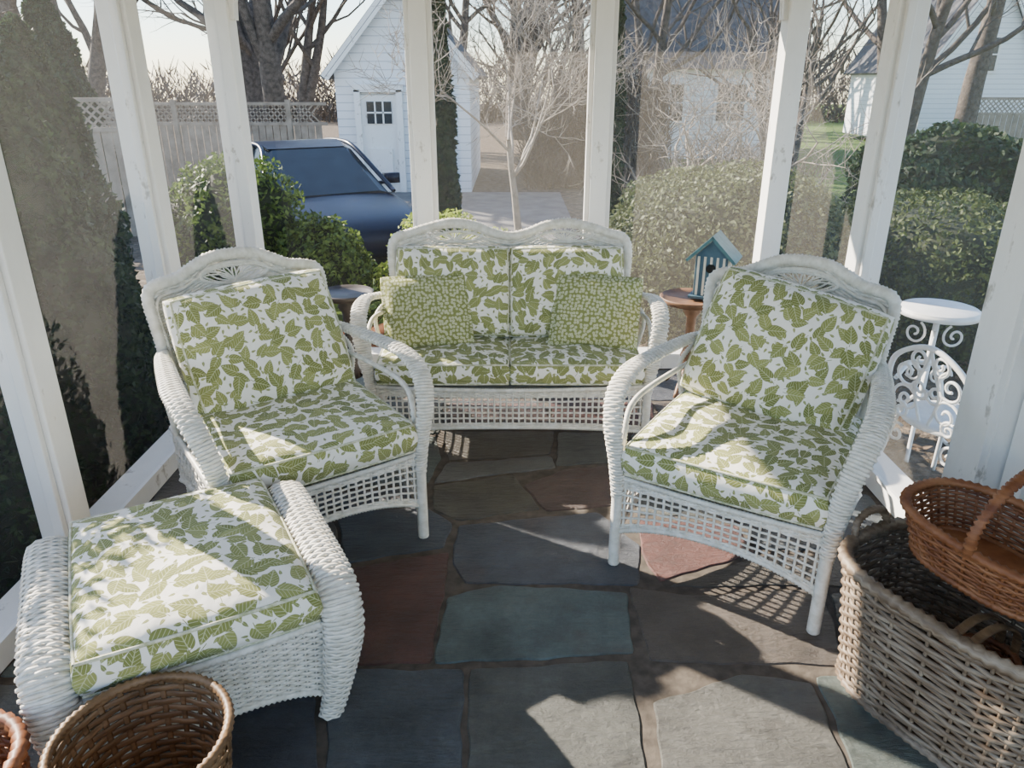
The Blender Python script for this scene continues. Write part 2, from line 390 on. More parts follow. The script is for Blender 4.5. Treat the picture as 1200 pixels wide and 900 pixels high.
# ------------------------------------------------------------ wicker seating
def seating(name,loc,rz,W,D,outline,by,lean,ovals,bow,seatz,cush,armz,arm_back_y,bcurve=.03,zlo=.125,zarch=.075):
    E=empty(name,loc,rz); a=W/2; f=-D/2
    oz=[p[1] for p in outline]; xw=max(p[0] for p in outline)
    full=[(-x,z) for x,z in outline]+[(x,z) for x,z in outline[::-1][1:]]
    yb=lambda x,z: by+(z-.3)*lean+bcurve*(1-(x/xw)**2)
    dense=catmull([(x,0,z) for x,z in full],.004)
    m=dense[:,2]>max(oz)-.16
    o_=np.argsort(dense[m][:,0]); topx=dense[m][o_,0]; topz=dense[m][o_,2]
    r=dense[:,0]>xw*.75
    srt=np.argsort(dense[r][:,2]); szz=dense[r][srt,2]; sxx=dense[r][srt,0]
    z0=.30
    def PB(S,T):
        x0=(2*S-1)*xw
        zt=np.interp(x0,topx,topz)
        z=z0+(zt-z0)*T
        xlim=np.interp(z,szz,sxx)
        x=(2*S-1)*np.minimum(xlim,xw)
        return np.stack([x,yb(x,z),z],-1)
    def skip(S,T):
        p=PB(S,T); k=np.zeros(S.shape,bool)
        for cx,cz,rx,rr in ovals: k|=((p[...,0]-cx)/rx)**2+((p[...,2]-cz)/rr)**2<1
        return k
    mb=MB(); H=max(oz)-z0
    weave(mb,PB,int(2*xw/.022),int(H/.0105),.0105,.0038,.003,.0030,skip,5)
    mb.obj('back_weave',M_wick,E)
    mb=MB()
    path=[(x,yb(x,z),z) for x,z in full]
    wrap(mb,path,.018,.021,pitch=.0125,sides=12,amp=.0020,check=.0009)
    path2=[(x*.93,yb(x,z)-.012,z0+(z-z0)*.935) for x,z in full]
    wrap(mb,path2,.007,pitch=.010,sides=6,rip=.2)
    for cx,cz,rx,rr in ovals:
        an=np.linspace(0,2*pi,28,endpoint=False)
        pts=[(cx+rx*math.cos(t),yb(cx+rx*math.cos(t),cz+rr*math.sin(t))-.004,cz+rr*math.sin(t)) for t in an]
        wrap(mb,pts,.007,pitch=.010,sides=6,closed=True,rip=.2)
        for q in np.linspace(.06*pi,.94*pi,9):
            p0=np.array((cx,yb(cx,cz-rr*.8),cz-rr*.8)); x1=cx+rx*.95*math.cos(q); z1=cz-rr*.2+rr*1.1*math.sin(q)
            k=math.sqrt(((x1-cx)/rx)**2+((z1-cz)/rr)**2)
            if k>1: x1=cx+(x1-cx)/k; z1=cz+(z1-cz)/k
            p1=np.array((x1,yb(x1,z1),z1)); side=np.array([-(z1-p0[2]),0,x1-cx])*.12
            for sg in(-1,1): tube(mb,catmull([p0,(p0+p1)/2+sg*side,p1],.02),.003,sides=5)
    for sx in(-1,1):
        xo=outline[0][0]*sx
        wrap(mb,[(xo*1.0,D/2,0),(xo,D/2-.02,.15),(xo,by+.02,.30),(xo,yb(xo,.42),.42)],.019,pitch=.012,rip=.12)
        az=armz; xb=max(abs(xo),xw*.97)*sx
        A=a*sx; o=.045*sx
        arm=[(xb,arm_back_y+.03,az-.02),(xb+.5*(A-xb)+.3*o,arm_back_y-.09,az-.005),(A+o,f+.26,az+.005),(A+o*1.1,f+.12,az-.005),(A+o*.9,f+.03,az-.05),(A+o*.5,f-.015,az-.13),(A+o*.15,f-.012,az-.24),(A,f,.26)]
        woven_band(mb,arm,[(0,.020),(.2,.028),(.45,.034),(.68,.032),(.85,.026),(1,.019)],[(0,.012),(.65,.011),(.85,.014),(1,.017)],pitch=.0105,cols=4,amp=.0022)
        wrap(mb,[(A+o*.03,f-.002,.30),(A,f,.24),(A,f,.12),(A,f,0)],.0185,pitch=.010,sides=10,amp=.0014)
        rail=[(xb*.97,arm_back_y+.02,az-.09),(A+o*.3,f+.30,az-.085),(A+o*.4,f+.12,az-.095),(A+o*.1,f+.04,az-.15),(A,f+.03,.34)]
        wrap(mb,rail,.009,pitch=.011,sides=7,rip=.15)
        wrap(mb,[(A,by-.02,.32),(A+.5*o,by-.06,az-.1),(xb,arm_back_y,az-.02)],.009,pitch=.011,sides=7,rip=.15)
    mb.obj('frame',M_wick,E)
    zt=seatz-.005
    def zb(q): return zlo+zarch*np.clip(1-np.abs(2*q-1)**2.2,0,1)
    def PF(S,T): 
        x=(2*S-1)*a; y=f-bow*(1-(2*S-1)**2); lo=zb(S); return np.stack([x,y+0*T,lo+(zt-lo)*T],-1)
    def PR(S,T):
        x=(1-2*S)*a*.98; lo=zb(S); return np.stack([x,D/2-.03+0*T+0*x,lo+(zt-lo)*T],-1)
    def PS(sg):
        def P(S,T):
            y=f+(D-.03)*(S if sg>0 else 1-S); lo=zb(S)*.9; return np.stack([sg*(a-0*S)+0*T,y+0*T,lo+(zt-lo)*T],-1)
        return P
    mb=MB()
    for P,Ln in((PF,W),(PR,W),(PS(1),D),(PS(-1),D)):
        def sub(P,t0,t1): return lambda S,T:P(S,t0+(t1-t0)*T)
        ns=int(Ln/.022)
        weave(mb,sub(P,.80,1.0),ns,5,.009,.0028,.0026,.0026,None,5)
        weave(mb,sub(P,0,.13),ns,3,.009,.0028,.0026,.0026,None,5)
        k=int(Ln/.026)
        strands(mb,P,'t',np.linspace(0,1,k+1),np.linspace(0,1,9),.0044,.0034,lambda A,B:A*k+B*8,.0015,None,5)
        strands(mb,P,'s',np.linspace(.25,.69,4),np.linspace(0,1,2*k+1),.0044,.0030,lambda A,B:B*k+np.round(A*10),.002,None,5)
        for q0,rr in((0.0,.009),(1.0,.010)):
            Pl=[P(np.array(q),np.array(q0)) for q in np.linspace(0,1,15)]
            wrap(mb,Pl,rr,pitch=.011,sides=6,rip=.2)
    mb.obj('skirt_lattice',M_wick,E)
    mb=MB()
    PD=lambda S,T:np.stack([(2*S-1)*(a-.01),f+.005+(D-.04)*T-bow*(1-(2*S-1)**2)*(1-T),0*S+zt-.004],-1)
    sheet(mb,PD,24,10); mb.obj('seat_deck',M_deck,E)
    for i,(nm,w,d,h,lc,rt,mt,kw) in enumerate(cush):
        cushion(nm,w,d,h,E,lc,rt,mt,uvo=i*.37+loc[0]*1.7,**kw)
    return E

R=math.radians
chair_out=[(.285,.34),(.292,.50),(.302,.66),(.312,.785),(.298,.828),(.255,.843),(.20,.851),(.145,.877),(.08,.903),(0,.909)]
def chair(loc,rz,tilt,twist,dx,dz=0):
    return seating('wicker_armchair',loc,rz,.64,.73,chair_out,.26,.25,[(0,.843,.122,.036)],.015,.335,
      [('seat_cushion',.60,.62,.145,(0,-.075,.400),(0,0,0),M_fab,dict(edge=.66,c=.03)),
       ('back_cushion',.55,.44,.20,(dx,.185,.63+dz),(R(66),twist,tilt),M_fab,dict(edge=.38,c=.05))],.63,.31)
chair((-.785,2.385,0),R(35),R(3),R(-3),0.01,-.01)
chair((.805,2.25,0),R(-32),R(-5),R(9),0.01,.01)
sofa_out=[(.51,.34),(.525,.50),(.54,.66),(.545,.78),(.52,.83),(.46,.848),(.38,.872),(.27,.895),(.17,.883),(.08,.850),(0,.835)]
seating('wicker_loveseat',(-.01,3.27,0),0,1.18,.60,sofa_out,.09,.20,[(.255,.843,.13,.034),(-.255,.843,.13,.034)],.05,.295,
   [('seat_cushion_1',.56,.50,.13,(-.282,-.085,.355),(0,0,0),M_fab,dict(edge=.66,c=.03)),
    ('seat_cushion_2',.56,.50,.13,(.282,-.085,.355),(0,0,0),M_fab,dict(edge=.66,c=.03)),
    ('back_cushion_1',.50,.39,.17,(-.255,.065,.605),(R(72),0,0),M_fab,dict(edge=.4,c=.05)),
    ('back_cushion_2',.50,.39,.17,(.255,.065,.605),(R(72),0,0),M_fab,dict(edge=.4,c=.05))],.60,.15,bcurve=.0,zlo=.075,zarch=.045)
for i,(x,tw,rz) in enumerate(((-.375,R(-2),R(8)),(.37,R(3),R(-8)))):
    E=empty('throw_pillow',(x,3.205,0))
    cushion('pillow',.36,.31,.14,E,(0,0,.548),(R(64),tw,rz),M_pil,edge=.12,c=-.05,uvo=i*.5+.2,pipe=False)

# ------------------------------------------------------------ ottoman
def ottoman():
    E=empty('wicker_ottoman',(-.80,1.545,0),R(29))
    mb=MB()
    for sx in(-1,1):
        x=sx*.285
        pts=[(x-sx*.03,-.235,0),(x-sx*.015,-.25,.07),(x,-.285,.20),(x+sx*.01,-.30,.30),(x+sx*.012,-.275,.375),(x+sx*.012,-.20,.405),(x+sx*.012,0,.41),
             (x+sx*.012,.20,.405),(x+sx*.012,.275,.375),(x+sx*.01,.30,.30),(x,.285,.20),(x-sx*.015,.25,.07),(x-sx*.03,.235,0)]
        woven_band(mb,pts,[(0,.028),(.08,.034),(.2,.046),(.3,.049),(.5,.049),(.7,.049),(.8,.046),(.92,.034),(1,.028)],[(0,.018),(.2,.023),(.3,.026),(.7,.026),(.8,.023),(1,.018)],pitch=.0105,cols=6,amp=.0028)
        def PS(S,T,sx=sx,x=x):
            y=(.50*S-.25)*(.9+.14*T); lo=.05+.05*(1-(2*S-1)**4)
            if sx<0: y=-y
            z=lo+(.40-lo)*T
            return np.stack([x+sx*(.005+.030*T)+0*S,y,z],-1)
        weave(mb,PS,22,32,.011,.0040,.003,.0034)
        def PI(S,T,sx=sx,x=x): 
            p=PS(S,T); p[...,0]=x-sx*.035; return p
        sheet(mb,PI,12,8)
    for sg in(-1,1):
        def PF(S,T,sg=sg):
            x=(2*S-1)*.275*(-sg); lo=.06+.065*(1-np.abs(2*S-1)**3); z=lo+(.325-lo)*T
            y=sg*(.235+.045*T+.01*np.sin(pi*S))
            return np.stack([x,y,z],-1)
        weave(mb,PF,24,23,.0115,.0042,.003,.0036)
        wrap(mb,[PF(np.array(q),np.array(0.0)) for q in np.linspace(0,1,13)],.010,pitch=.013,sides=7,rip=.2)
        wrap(mb,[PF(np.array(q),np.array(1.0)) for q in np.linspace(0,1,13)],.012,pitch=.013,sides=7,rip=.18)
    mb.obj('body_weave',M_wick,E)
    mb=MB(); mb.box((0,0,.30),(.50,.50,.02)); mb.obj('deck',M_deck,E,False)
    cushion('cushion',.49,.60,.15,E,(0,0,.385),(0,0,0),M_fab,edge=.55,c=.03,uvo=.9)
ottoman()

# ------------------------------------------------------------ baskets
def basket(mb,rx,ry,h,base=.8,rows=24,stakes=40,ex=2.6,wv=.004,rim=.014,z0=0,flat=False):
    def P(S,T):
        a=2*pi*S; c=np.cos(a); s=np.sin(a); k=base+(1-base)*T
        x=np.sign(c)*np.abs(c)**(2/ex)*rx*k; y=np.sign(s)*np.abs(s)**(2/ex)*ry*k
        return np.stack([x,y,z0+h*T],-1)
    if flat:
        lines=(np.arange(rows)+.5)/rows
        strands(mb,P,'s',lines,np.linspace(0,1,2*stakes+1),h/rows*.5,.0022,lambda A,B:B*stakes+np.round(A*rows-.5),.0032,None,6)
        strands(mb,P,'t',(np.arange(stakes)+0.0)/stakes,np.linspace(0,1,10),.0065,.0015,lambda A,B:.5+0*A,0,None,6)
    else: weave(mb,P,stakes,rows,h/rows,wv*.9,wv,wv,None,5,.5)
    for zt,r in((1,rim),(.0,rim*.8)):
        pts=[P(np.array(q),np.array(zt)) for q in np.linspace(0,1,40,endpoint=False)]
        wrap(mb,pts,r,pitch=r*1.6,sides=8,closed=True,rip=.2)
    a=[P(np.array(q),np.array(0.02)) for q in np.linspace(0,1,40,endpoint=False)]
    mb.add(a,None,[list(range(40))])
    return P
E=empty('laundry_basket',(1.13,1.475,0),R(-60))
mb=MB(); P=basket(mb,.31,.210,.36,.86,24,44,3.2,.0055,.017)
for sg in(-1,1):
    hx=sg*.305
    wrap(mb,[(hx,-.07,.35),(hx+sg*.012,-.055,.405),(hx+sg*.015,0,.425),(hx+sg*.012,.055,.405),(hx,.07,.35)],.010,pitch=.012,sides=8,rip=.2)
mb.obj('willow_body',M_bgrey,E)
E=empty('small_handled_basket',(1.115,1.42,.0),R(20))
mb=MB(); basket(mb,.09,.07,.12,.85,14,22,2.2,.0035,.009,z0=.10)
mb2=MB(); 
for y in(-.02,.02): wrap(mb2,[(-.09,y,.21),(-.08,y,.285),(0,y,.325),(.08,y,.285),(.09,y,.21)],.012,.005,pitch=.02,sides=8,rip=.05,side=(0,1,0))
mb2.box((0,0,.055),(.10,.09,.10))
mb.obj('body',M_bred,E); mb2.obj('handle',M_btan,E)
E=empty('gathering_basket',(1.165,1.52,.395),R(-62)); E.rotation_euler=(R(0),R(3),R(-62))
mb=MB(); basket(mb,.225,.155,.115,.80,12,40,2.6,.0045,.012)
wrap(mb,[(.01,-.155,.10),(.01,-.16,.17),(.01,-.10,.25),(.01,0,.285),(.01,.10,.25),(.01,.16,.17),(.01,.155,.10)],.012,pitch=.014,sides=8,rip=.28)
mb.obj('chestnut_body',M_bred,E)
E=empty('wastepaper_basket',(-.695,1.055,0))
mb=MB(); basket(mb,.157,.157,.36,.72,22,25,2.0,.005,.009,flat=True); mb.obj('cane_body',M_btan,E)
E=empty('storage_basket',(-1.02,.98,0))
mb=MB(); basket(mb,.125,.125,.36,.8,26,26,2.0,.005,.014); mb.obj('body',M_bred,E)

# ------------------------------------------------------------ floor
stones=[
([(-.49,1.62),(-.14,1.62),(-.12,1.27),(-.43,1.27)],'n'),([(-.11,1.62),(.32,1.65),(.31,1.27),(-.1,1.27)],'g'),
([(.37,1.5),(.63,1.6),(.80,1.57),(.79,1.27),(.36,1.27)],'g'),([(.83,1.59),(1.0,1.6),(1.05,1.27),(.81,1.27)],'b'),
([(-.72,1.55),(-.52,1.52),(-.46,1.27),(-.70,1.27)],'n'),([(-.54,2.08),(-.22,2.17),(-.23,1.65),(-.49,1.65)],'r'),
([(-.2,1.93),(-.04,1.99),(.36,1.95),(.34,1.69),(-.21,1.65)],'b'),([(.38,1.98),(.54,1.94),(.98,1.97),(.92,1.64),(.39,1.66)],'w'),
([(-.19,2.34),(.32,2.43),(.445,2.21),(.40,2.0),(-.15,2.01),(-.195,2.11)],'n'),([(.47,2.38),(.81,2.34),(.83,2.18),(.48,2.02),(.45,2.17)],'r'),
([(-.655,2.43),(-.33,2.47),(-.225,2.36),(-.24,2.21),(-.55,2.12)],'n'),([(-.31,2.63),(0,2.72),(.10,2.46),(-.195,2.38),(-.295,2.46)],'w'),
([(.05,2.63),(.21,2.76),(.42,2.80),(.43,2.49),(.13,2.45)],'m'),([(-.27,2.82),(.165,2.88),(.18,2.79),(0,2.75),(-.31,2.66)],'g'),
([(-.31,3.13),(.19,3.13),(.16,2.91),(-.265,2.85)],'w'),([(.22,3.12),(.51,3.12),(.46,2.84),(.19,2.81)],'g'),
([(-.31,3.5),(.15,3.48),(.19,3.16),(-.31,3.16)],'m'),([(.19,3.5),(.7,3.48),(.65,3.15),(.22,3.16)],'r'),([(-.85,3.5),(-.35,3.5),(-.34,3.12),(-.8,3.0)],'g'),
([(-.9,2.95),(-.35,3.08),(-.31,2.87),(-.34,2.66),(-.75,2.62)],'b'),([(-1.39,3.2),(-.9,3.3),(-.85,3.02),(-.95,2.9),(-1.39,2.8)],'n'),([(-1.39,2.76),(-.94,2.86),(-.78,2.6),(-1.39,2.35)],'g'),
([(-.76,2.56),(-.36,2.62),(-.34,2.5),(-.68,2.47)],'n'),([(-1.39,2.3),(-.72,2.55),(-.58,2.12),(-.6,2.0),(-1.39,2.0)],'w'),([(-1.39,1.96),(-.56,1.97),(-.53,1.6),(-1.39,1.6)],'b'),([(-1.39,1.56),(-.75,1.55),(-.73,1.27),(-1.39,1.27)],'g'),
([(-1.39,3.92),(-.5,3.92),(-.55,3.54),(-.9,3.53),(-1.39,3.25)],'b'),([(-.46,3.92),(.3,3.92),(.2,3.53),(-.5,3.54)],'g'),([(.34,3.92),(1.39,3.92),(1.39,3.5),(.75,3.5),(.24,3.54)],'n'),
([(.72,3.46),(1.39,3.46),(1.39,3.1),(.70,3.14)],'w'),([(.55,3.1),(1.0,3.08),(.95,2.7),(.5,2.82)],'b'),([(1.04,3.06),(1.39,3.06),(1.39,2.6),(.99,2.68)],'g'),
([(.47,2.78),(.92,2.67),(.9,2.4),(.48,2.42)],'g'),([(.94,2.64),(1.39,2.56),(1.39,2.2),(.87,2.2),(.85,2.37)],'n'),([(.5,1.99),(.86,2.15),(1.39,2.16),(1.39,1.95),(1.0,2.0)],'w'),([(1.01,1.95),(1.39,1.92),(1.39,1.62),(.95,1.62)],'g'),
([(1.04,1.58),(1.39,1.58),(1.39,1.27),(1.08,1.27)],'n'),
]
for yy,h in((1.25,.4),(.82,.43),(.36,.47),(-.13,.43)):
    x=-1.39; k=0
    while x<1.3:
        w=random.uniform(.4,.75); x2=min(x+w,1.39)
        if 1.39-x2<.25: x2=1.39
        stones.append(([(x,yy),(x2-.03,yy),(x2-.02,yy-h+.03),(x,yy-h+.02)],random.choice('ngbwgnr'))); x=x2+.01
colr={'n':(.050,.057,.064),'g':(.070,.071,.062),'b':(.078,.096,.090),'r':(.100,.042,.034),'m':(.072,.043,.037),'w':(.070,.059,.046)}
vs=[];fs=[];cs=[]
for poly,k in stones:
    P=np.array(poly,float); c=P.mean(0); n=len(P)
    ar=sum(P[i][0]*P[(i+1)%n][1]-P[(i+1)%n][0]*P[i][1] for i in range(n)); so=-1 if ar<0 else 1
    Q=[]
    for i in range(n):
        e1=P[i]-P[i-1]; e2=P[(i+1)%n]-P[i]; e1/=np.linalg.norm(e1); e2/=np.linalg.norm(e2)
        n1=np.array([e1[1],-e1[0]])*so; n2=np.array([e2[1],-e2[0]])*so; nn=n1+n2; nn/=max(np.dot(nn,n1),.6)
        Q.append(P[i]+nn*.0075)
    P=np.array(Q); pts=[]
    for i in range(n):
        p,q=P[i],P[(i+1)%n]; L=np.linalg.norm(q-p); m=max(2,int(L/.018)); d=(q-p)/L; nn=np.array([-d[1],d[0]])
        ph=random.random()*6; ph2=random.random()*6
        for j in range(m):
            t=j/m; off=(.004*math.sin(t*L*16+ph)+.003*math.sin(t*L*47+ph2)+random.uniform(-.002,.002))*(math.sin(pi*t)**.5)
            pts.append(p+(q-p)*t+nn*off)
    pts=np.array(pts); m=len(pts)
    pts=.2*np.roll(pts,1,0)+.6*pts+.2*np.roll(pts,-1,0)
    d=c-pts; d/=np.linalg.norm(d,axis=1,keepdims=True)
    zt=-random.uniform(0,.0015); b=len(vs)
    for q in pts: vs.append((q[0],q[1],-.02))
    for q in pts+d*.002: vs.append((q[0],q[1],zt-.003))
    for q in pts+d*.006: vs.append((q[0],q[1],zt))
    cc=np.array(colr[k])*random.uniform(.85,1.25)*np.array([random.uniform(.96,1.04) for _ in range(3)])
    for l in range(2):
        for i in range(m): fs.append([b+l*m+i,b+l*m+(i+1)%m,b+(l+1)*m+(i+1)%m,b+(l+1)*m+i]); cs.append((cc,0))
    fs.append([b+2*m+i for i in range(m)]); cs.append((cc,0))
b=len(vs)
for z in(-.005,-.30):
    for x,y in((-1.5,-.6),(1.5,-.6),(1.5,4.03),(-1.5,4.03)): vs.append((x,y,z))
for q in([0,1,2,3],[7,6,5,4],[0,4,5,1],[1,5,6,2],[2,6,7,3],[3,7,4,0]): fs.append([b+i for i in q]); cs.append(((.2,.17,.13),1))
me=bpy.data.meshes.new('floor'); me.from_pydata(vs,[],fs); me.update(); me.materials.append(M_stone); me.materials.append(M_mort)
ca=me.color_attributes.new('Col','FLOAT_COLOR','CORNER'); k=0
for p,(c,mi) in zip(me.polygons,cs):
    p.material_index=mi
    for _ in range(p.loop_total): ca.data[k].color=(*c,1); k+=1
o=bpy.data.objects.new('floor',me); col.objects.link(o)

# ------------------------------------------------------------ porch frame
YB=3.99; XL=-1.44; XR=1.46; ZT=2.30; XRC=1.36
def post(x,y,w=.09,d=.10,wall='b'):
    E=empty('porch_post',(x,y,0)); mb=MB(); mb.box((0,0,ZT/2),(w,d,ZT))
    if wall=='b':
        for s in(-1,1): mb.box((s*(w/2+.012),-.02,ZT/2),(.024,.035,ZT))
    elif wall=='s':
        for s in(-1,1): mb.box((-.02 if x>0 else .02,s*(d/2+.012),ZT/2),(.035,.024,ZT))
    o=mb.obj('shaft',M_post,E,False); bv=o.modifiers.new('b','BEVEL'); bv.width=.004; bv.segments=2
for x in(-.45,.44): post(x,YB,.085,.11)
post(XL+.045,YB,.11,.12,'c'); post(XRC,YB,.10,.12,'c')
for y in(3.05,2.08,1.10,.1): post(XL,y,.11,.10,'s')
post(XR,3.08,.11,.10,'s')
E=empty('porch_post',(XR,2.02,0)); mb=MB(); mb.box((.0,0,ZT/2),(.15,.16,ZT)); mb.box((-.05,.1,ZT/2),(.04,.04,ZT)); mb.box((-.085,-.02,ZT/2),(.02,.10,ZT)); mb.obj('shaft',M_post,E,False)
def baseboard(nm,a,b,w,h):
    mb=MB(); mb.beam((*a,h/2),(*b,h/2),w,h); mb.beam((*a,h+.008),(*b,h+.008),w*1.3,.016); mb.obj(nm,M_post,None,False)
baseboard('baseboard_back',(XL,YB),(XR,YB),.09,.075)
baseboard('baseboard_left',(XL,-.5),(XL,YB),.09,.075)
baseboard('baseboard_right',(XR,2.02),(XR,YB),.09,.075)
mb=MB(); mb.beam((XL,YB,2.24),(XR,YB,2.24),.1,.14); mb.beam((XL,-.5,2.24),(XL,YB,2.24),.1,.14); mb.beam((XR,-.5,2.24),(XR,YB,2.24),.1,.14)
def brk(p,dx,dy):
    pts=[(p[0]+dx*.34*(1-math.cos(t)),p[1]+dy*.34*(1-math.cos(t)),1.77+.40*math.sin(t)) for t in np.linspace(0,pi/2,9)]
    for a,b in zip(pts[:-1],pts[1:]): mb.beam(a,b,.04,.06,up=(dy+.001,dx,0))
brk((XRC-.05,YB),-1,0); brk((XL+.10,YB),1,0)
mb.obj('trim_1',M_post,None,False)
mb=MB(); mb.beam((-1.86,4.42,2.19),(1.95,4.42,2.19),.03,.24); mb.beam((-1.86,-.6,2.19),(-1.86,4.42,2.19),.03,.24); mb.beam((1.95,-.6,2.19),(1.95,4.42,2.19),.03,.24); mb.obj('trim_eave_shade',M_post,None,False)  # unseen eave fascia, added to lower the shadow edge on the screens
mb=MB(); mb.box((.045,1.92,2.335),(3.85,5.05,.05)); mb.obj('ceiling',M_post,None,False)
def screen(nm,a,b,m):
    a=np.array(a);b=np.array(b); mb=MB()
    mb.add([(a[0],a[1],.09),(b[0],b[1],.09),(b[0],b[1],2.17),(a[0],a[1],2.17)],[[0,1,2,3]]); mb.obj(nm,m,None,False)
ys=YB-.05; i=1
for a,b in(((-1.34,ys),(-.495,ys)),((-.405,ys),(.395,ys)),((.485,ys),(1.31,ys))): screen('window_%d'%i,a,b,M_scr if i>1 else M_scrc); i+=1
xs=XL+.045
for a,b in(((xs,3.93),(xs,3.10)),((xs,3.0),(xs,2.13)),((xs,2.03),(xs,1.15)),((xs,1.05),(xs,.15))): screen('window_%d'%i,a,b,M_scrs); i+=1
xs=XR-.045
for a,b in(((xs,3.93),(xs,3.13)),((xs,3.03),(xs,2.12))): screen('window_%d'%i,a,b,M_scr); i+=1
E=empty('door_1',(1.45,1.50,0)); mb=MB()
mb.box((0,0,1.1),(.04,.86,2.2))
for z,h in((.5,.7),(1.5,.9)):
    for s in(-1,1):
        mb.box((-.024,s*.34,z),(.012,.02,h)); mb.box((-.024,0,z+s*h/2),(.012,.70,.02))
mb.obj('leaf',M_post,E,False)
mb=MB(); mb.box((-.03,.36,.82),(.02,.03,.10)); tube(mb,np.array([(-.04,.36,.84),(-.07,.36,.84),(-.075,.30,.84)]),.008); mb.obj('latch',M_black,E,False)
mb=MB(); mb.box((1.46,.35,1.1),(.06,1.40,2.2)); mb.obj('wall_right',M_post,None,False)

# ------------------------------------------------------------ side tables, birdhouse
def side_table(x,y,h,r,mat):
    E=empty('round_side_table',(x,y,0)); mb=MB()
    mb.lathe([(.0,h-.02),(r*.8,h-.022),(r,h-.02),(r*1.06,h+.004),(r*1.03,h+.008),(r*.95,h-.004),(0,h-.006)],k=40)
    mb.lathe([(.03,h-.02),(.045,h-.07),(.025,h-.1),(.022,h*.5),(.04,h*.4),(.03,h*.3),(.05,.09),(.0,.07)],k=16)
    for t in(0,2.09,4.19):
        c,s=math.cos(t),math.sin(t); tube(mb,catmull([(.03*c,.03*s,.12),(.09*c,.09*s,.08),(.15*c,.15*s,.015)],.02),.014,sides=8)
    mb.obj('table',mat,E)
side_table(.90,3.62,.50,.155,M_wood); side_table(-.82,3.60,.53,.13,M_woodd)
E=empty('birdhouse',(.985,3.62,.51),R(-25)); 
mb=MB(); mb.box((0,0,.105),(.15,.13,.21)); mb.add([(-.075,-.065,.21),(.075,-.065,.21),(0,-.065,.285),(-.075,.065,.21),(.075,.065,.21),(0,.065,.285)],None,[[0,1,2],[4,3,5]]); mb.box((0,0,.006),(.19,.17,.012)); mb.obj('body',M_blue,E,False)
mb=MB()
for x in(-.06,-.03,.0,.03,.06): mb.box((x,-.067,.11),(.011,.006,.19))
for y in(-.045,-.015,.015,.045):
    for s in(-1,1): mb.box((s*.077,y,.11),(.006,.012,.19))
mb.obj('stripes',M_cream,E,False)
mb=MB(); mb.beam((-.115,0,.185),(.005,0,.305),.19,.014,up=(1,0,-1)); mb.beam((.115,0,.185),(-.005,0,.305),.19,.014,up=(1,0,1)); mb.obj('roof',M_teal,E,False)
mb=MB(); tube(mb,np.array([(0,-.06,.15),(0,-.0715,.15)]),.022,sides=20); tube(mb,np.array([(0,-.06,.10),(0,-.10,.10)]),.005); mb.obj('entrance',M_hole,E)

# ------------------------------------------------------------ foliage
def leaves(mb,P,N,size,jit=.9):
    n=len(P); N=N+rng.normal(0,jit,(n,3)); N/=np.linalg.norm(N,axis=1,keepdims=True)
    r=rng.normal(0,1,(n,3)); U=np.cross(N,r); U/=np.linalg.norm(U,axis=1,keepdims=True); W=np.cross(N,U)
    s=size*rng.uniform(.6,1.3,(n,1))
    V=np.stack([P-U*s,P+W*s*.5,P+U*s,P-W*s*.5],1)
    mb.add(V,np.arange(n*4).reshape(-1,4))
def shrub(name,c,rad,n,size,mat,kind='ell',lump=.08):
    c=np.array(c,float);rad=np.array(rad,float); E=empty(name,(c[0],c[1],c[2]))
    ph=rng.uniform(0,6,6)
    def lumpf(d): return 1+lump*(np.sin(d[:,0]*5+ph[0])*np.sin(d[:,1]*6+ph[1])+np.sin(d[:,2]*7+ph[2]+d[:,0]*3))+lump*.6*np.sin(d[:,0]*13+ph[3])*np.sin(d[:,2]*12+ph[4])
    d=rng.normal(0,1,(n,3)); d/=np.linalg.norm(d,axis=1,keepdims=True)
    if kind=='cone':
        t=rng.uniform(0,1,n)**.9; a=rng.uniform(0,2*pi,n); rr=(1-t)**.55*(1+lump*np.sin(a*5+t*9+ph[0])+lump*np.sin(t*25+a*2))
        P=np.stack([rad[0]*rr*np.cos(a),rad[1]*rr*np.sin(a),-rad[2]+2*rad[2]*t],1)*rng.uniform(.86,1.04,(n,1))**[[1,1,0]]
        Nn=np.stack([np.cos(a),np.sin(a),.4+0*a],1)
    else:
        P=d*lumpf(d)[:,None]*rad*rng.uniform(.86,1.03,(n,1)); Nn=d/rad; Nn/=np.linalg.norm(Nn,axis=1,keepdims=True)
    mb=MB(); leaves(mb,P,Nn,size); mb.obj('leaves',mat,E,False)
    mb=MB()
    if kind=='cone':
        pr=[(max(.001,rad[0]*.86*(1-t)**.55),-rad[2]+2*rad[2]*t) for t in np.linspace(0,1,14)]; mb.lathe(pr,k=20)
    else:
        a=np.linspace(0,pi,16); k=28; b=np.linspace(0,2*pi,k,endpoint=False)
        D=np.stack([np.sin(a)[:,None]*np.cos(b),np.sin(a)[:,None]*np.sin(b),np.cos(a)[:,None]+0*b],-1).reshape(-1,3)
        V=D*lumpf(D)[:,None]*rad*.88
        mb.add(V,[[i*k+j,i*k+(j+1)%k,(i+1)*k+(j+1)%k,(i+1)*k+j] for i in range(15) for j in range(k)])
    mb.obj('interior',M_core,E)
